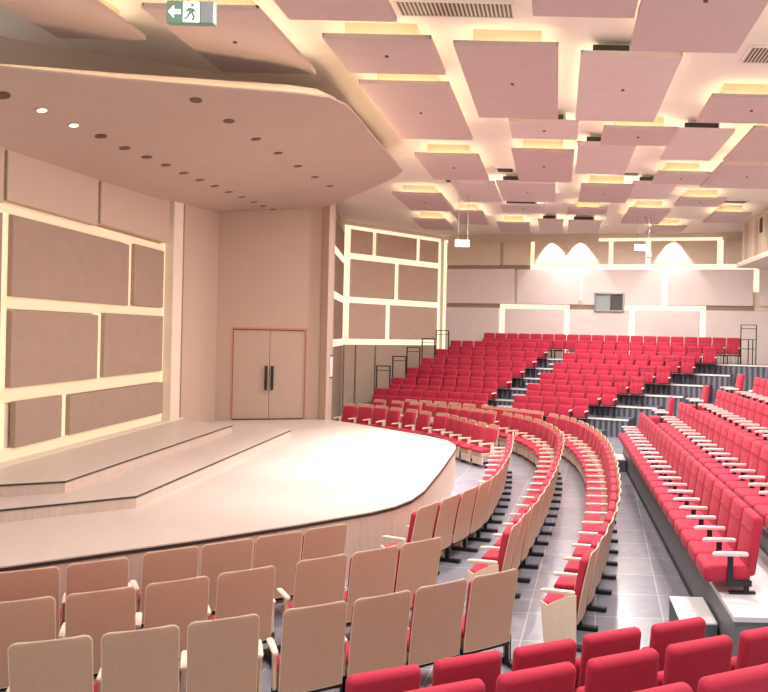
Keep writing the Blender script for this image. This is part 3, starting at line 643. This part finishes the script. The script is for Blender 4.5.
# ------------------------------------------------------------------ curved rows around the stage (back-top line, walking with the stage on the left)
def resample(pts, pitch):
    P = [Vector(p) for p in pts]; L = [0]
    for a, b in zip(P, P[1:]): L.append(L[-1] + (b - a).length)
    def at(s):
        s = max(0, min(L[-1], s))
        for i in range(len(P) - 1):
            if s <= L[i + 1] + 1e-9: return P[i].lerp(P[i + 1], (s - L[i]) / max(1e-9, L[i + 1] - L[i]))
        return P[-1]
    n = max(2, int(round(L[-1] / pitch)) + 1); st = L[-1] / (n - 1)
    out = []
    for i in range(n):
        p = at(i * st); d = (at(i * st + .45) - at(i * st - .45)).normalized(); out.append((p, d))
    return out
ROWSF = {
 'front': [('near', [(-5.95, 6.45), (-5.4, 6.68), (-4.86, 6.92), (-4.42, 7.21)]), ('near middle', [(-3.93, 7.64), (-3.5, 7.96), (-3.06, 8.31), (-2.65, 8.67)]),
           ('side', [(-1.67, 9.88), (-1.46, 10.39), (-1.26, 10.92), (-1.09, 11.46), (-.98, 12.0), (-.92, 12.76), (-.87, 14.5), (-.92, 16.2), (-1.0, 17.5)]),
           ('far corner', [(-1.55, 18.85), (-2.0, 19.45), (-2.42, 20.15), (-2.84, 20.85)]), ('far middle', [(-3.25, 21.4), (-3.76, 21.75), (-4.32, 22.3), (-4.9, 22.7)]), ('far left', [(-5.45, 23.2), (-6.0, 23.45), (-6.5, 23.65)])],
 'middle': [('near', [(-5.5, 5.65), (-4.95, 5.88), (-4.41, 6.14), (-3.87, 6.42), (-3.38, 6.72), (-2.9, 7.05)]), ('near middle', [(-2.32, 7.48), (-1.86, 7.81), (-1.44, 8.18)]),
            ('side', [(-.45, 9.05), (-.24, 10.27), (-.11, 11.34), (.03, 12.88), (.12, 14.44), (.19, 16.2), (.17, 17.5), (.0, 18.8), (-.4, 20.2), (-.72, 20.9), (-1.06, 21.5), (-1.42, 22.0)]),
            ('far middle', [(-1.95, 22.4), (-2.4, 22.85), (-2.84, 23.26), (-3.45, 23.8), (-4.07, 24.3)]), ('far left', [(-4.65, 24.6), (-5.3, 24.95), (-6.0, 25.3)])],
 'back': [('near left', [(-5.25, 4.75), (-4.7, 4.95)]), ('near', [(-3.63, 5.38), (-3.1, 5.60), (-2.58, 5.85)]), ('near middle', [(-1.96, 6.17), (-1.48, 6.44), (-1.01, 6.78), (-.54, 7.12)]),
          ('side', [(.46, 8.05), (.62, 8.74), (.82, 9.82), (.96, 10.86), (1.05, 11.94), (1.15, 13.75), (1.19, 15.87), (1.13, 17.3), (1.04, 18.32), (.90, 19.3), (.68, 20.3), (.37, 21.2), (-.05, 21.9)]),
          ('far middle', [(-.55, 22.6), (-1.05, 23.05), (-1.6, 23.55), (-2.2, 24.0)]), ('far left', [(-2.85, 24.45), (-3.5, 24.85), (-4.2, 25.2), (-5.0, 25.6)])],
}
for rn, secs in ROWSF.items():
    for sn, pts in secs:
        pl = resample(pts, .575 if 'near' in sn else .61)
        n = len(pl)
        for i, (p, d) in enumerate(pl):
            f = Vector((-d.y, d.x)); c = p + f * .29
            kind = 'wL'
            # local -x of a chair facing f: the chair's left/right along d
            if i == 0: kind = 'wER' if sn == 'side' else 'wLR'
            lab = 'wood-backed red chair, %s from camera end, %s group, %s curved row' % (ORD[i + 1], sn, rn)
            place(kind, c.x, c.y, 0, facing(f.x, f.y), lab, '%s curved row of wood-backed chairs' % rn)
# ------------------------------------------------------------------ near seating bank below the camera
def near_row(pts, z, rn):
    for i, (x, y) in enumerate(pts):
        f = Vector((-.42, .907)); c = Vector((x, y)) + f * .29
        place('t', c.x, c.y, z, facing(f.x, f.y), 'foreground red seat seen from behind, %s from left, %s row' % (ORD[i + 1], rn), 'foreground red seats, %s row' % rn)
near_row([(-1.12, 5.02), (-.58, 5.28), (-.03, 5.52), (.49, 5.78), (1.05, 6.02)], 0, 'front')
near_row([(-.60, 4.18), (-.07, 4.43), (.47, 4.66), (1.0, 4.90), (1.54, 5.15)], .30, 'middle')
near_row([(-.06, 3.27), (.47, 3.50), (.98, 3.74), (1.50, 3.99)], .62, 'nearest')
ang = math.atan2(.42, .907)
for (ox, oy, z, l) in ((-.07, 4.66, .30, 'lower'), (-.0, 3.72, .62, 'upper')):
    t = thing('seating_tier', l + ' dark platform under the foreground red seats', 'platform', (ox, oy, 0), ang)
    bm = BM(); box(bm, -1.6, 2.3, -.45, .42, z - .05, z); obj('deck', bm, 'deckd', t)
    bm = BM(); box(bm, -1.58, 2.28, -.45, .40, 0, z - .05); obj('skirt', bm, 'stripe', t)
# ------------------------------------------------------------------ lights
def area(name, loc, size, power, color=(1, .94, .90), rot=(0, 0, 0), spread=PI):
    l = bpy.data.lights.new(name, 'AREA'); l.size = size; l.energy = power; l.color = color; l.shape = 'DISK'; l.spread = spread
    o = bpy.data.objects.new(name, l); o.location = loc; o.rotation_euler = rot; col.objects.link(o); return o
def spot(name, loc, to, power, ang=60, blend=.6, color=(1, .93, .86), r=.08):
    l = bpy.data.lights.new(name, 'SPOT'); l.energy = power; l.color = color; l.spot_size = math.radians(ang); l.spot_blend = blend; l.shadow_soft_size = r
    o = bpy.data.objects.new(name, l); o.location = loc; col.objects.link(o)
    o.rotation_euler = (Vector(to) - Vector(loc)).to_track_quat('-Z', 'Y').to_euler(); return o
for x, y in ((-1.0, 5.0), (2.9, 5.5), (2.0, 11.5), (-.4, 14.3), (3.2, 18.0), (.45, 19.7), (2.1, 23.0), (-2.2, 20.0), (2.4, 26.8), (4.6, 21.0), (3.0, 11.0), (-1.7, 9.9), (.2, 25.6)):
    area('added_hall_fill', (x, y, 7.35), .35, 225)  # added fill lights without fixtures, brighten the hall from above
# stage wash from the hall ceiling
for y, p in ((11.5, 1500), (14, 2700), (16.5, 3200)):
    spot('stage_spot', (-1.0, y, 7.2), (-3.2, y + .6, .85), p * 1.15, 50, .9, (1, .97, .96))
# wall washers on the far wall
for s in (4.98, 6.21, 10.12):
    p = FA + (FB - FA).normalized() * s; n = Vector((FF[0][1], FF[1][1]))
    q = p + n * .22
    spot('wall_washer', (q.x, q.y, 7.7), (p.x + n.x * .02, p.y + n.y * .02, 5.5), 420, 75, .25)
w = bpy.data.worlds.new('world'); sc.world = w; w.use_nodes = True
w.node_tree.nodes['Background'].inputs[0].default_value = (1, .92, .86, 1); w.node_tree.nodes['Background'].inputs[1].default_value = .9
sc.view_settings.view_transform = 'Standard'; sc.view_settings.look = 'None'; sc.view_settings.gamma = 1; sc.view_settings.use_curve_mapping = False
sc.view_settings.exposure = 0.08
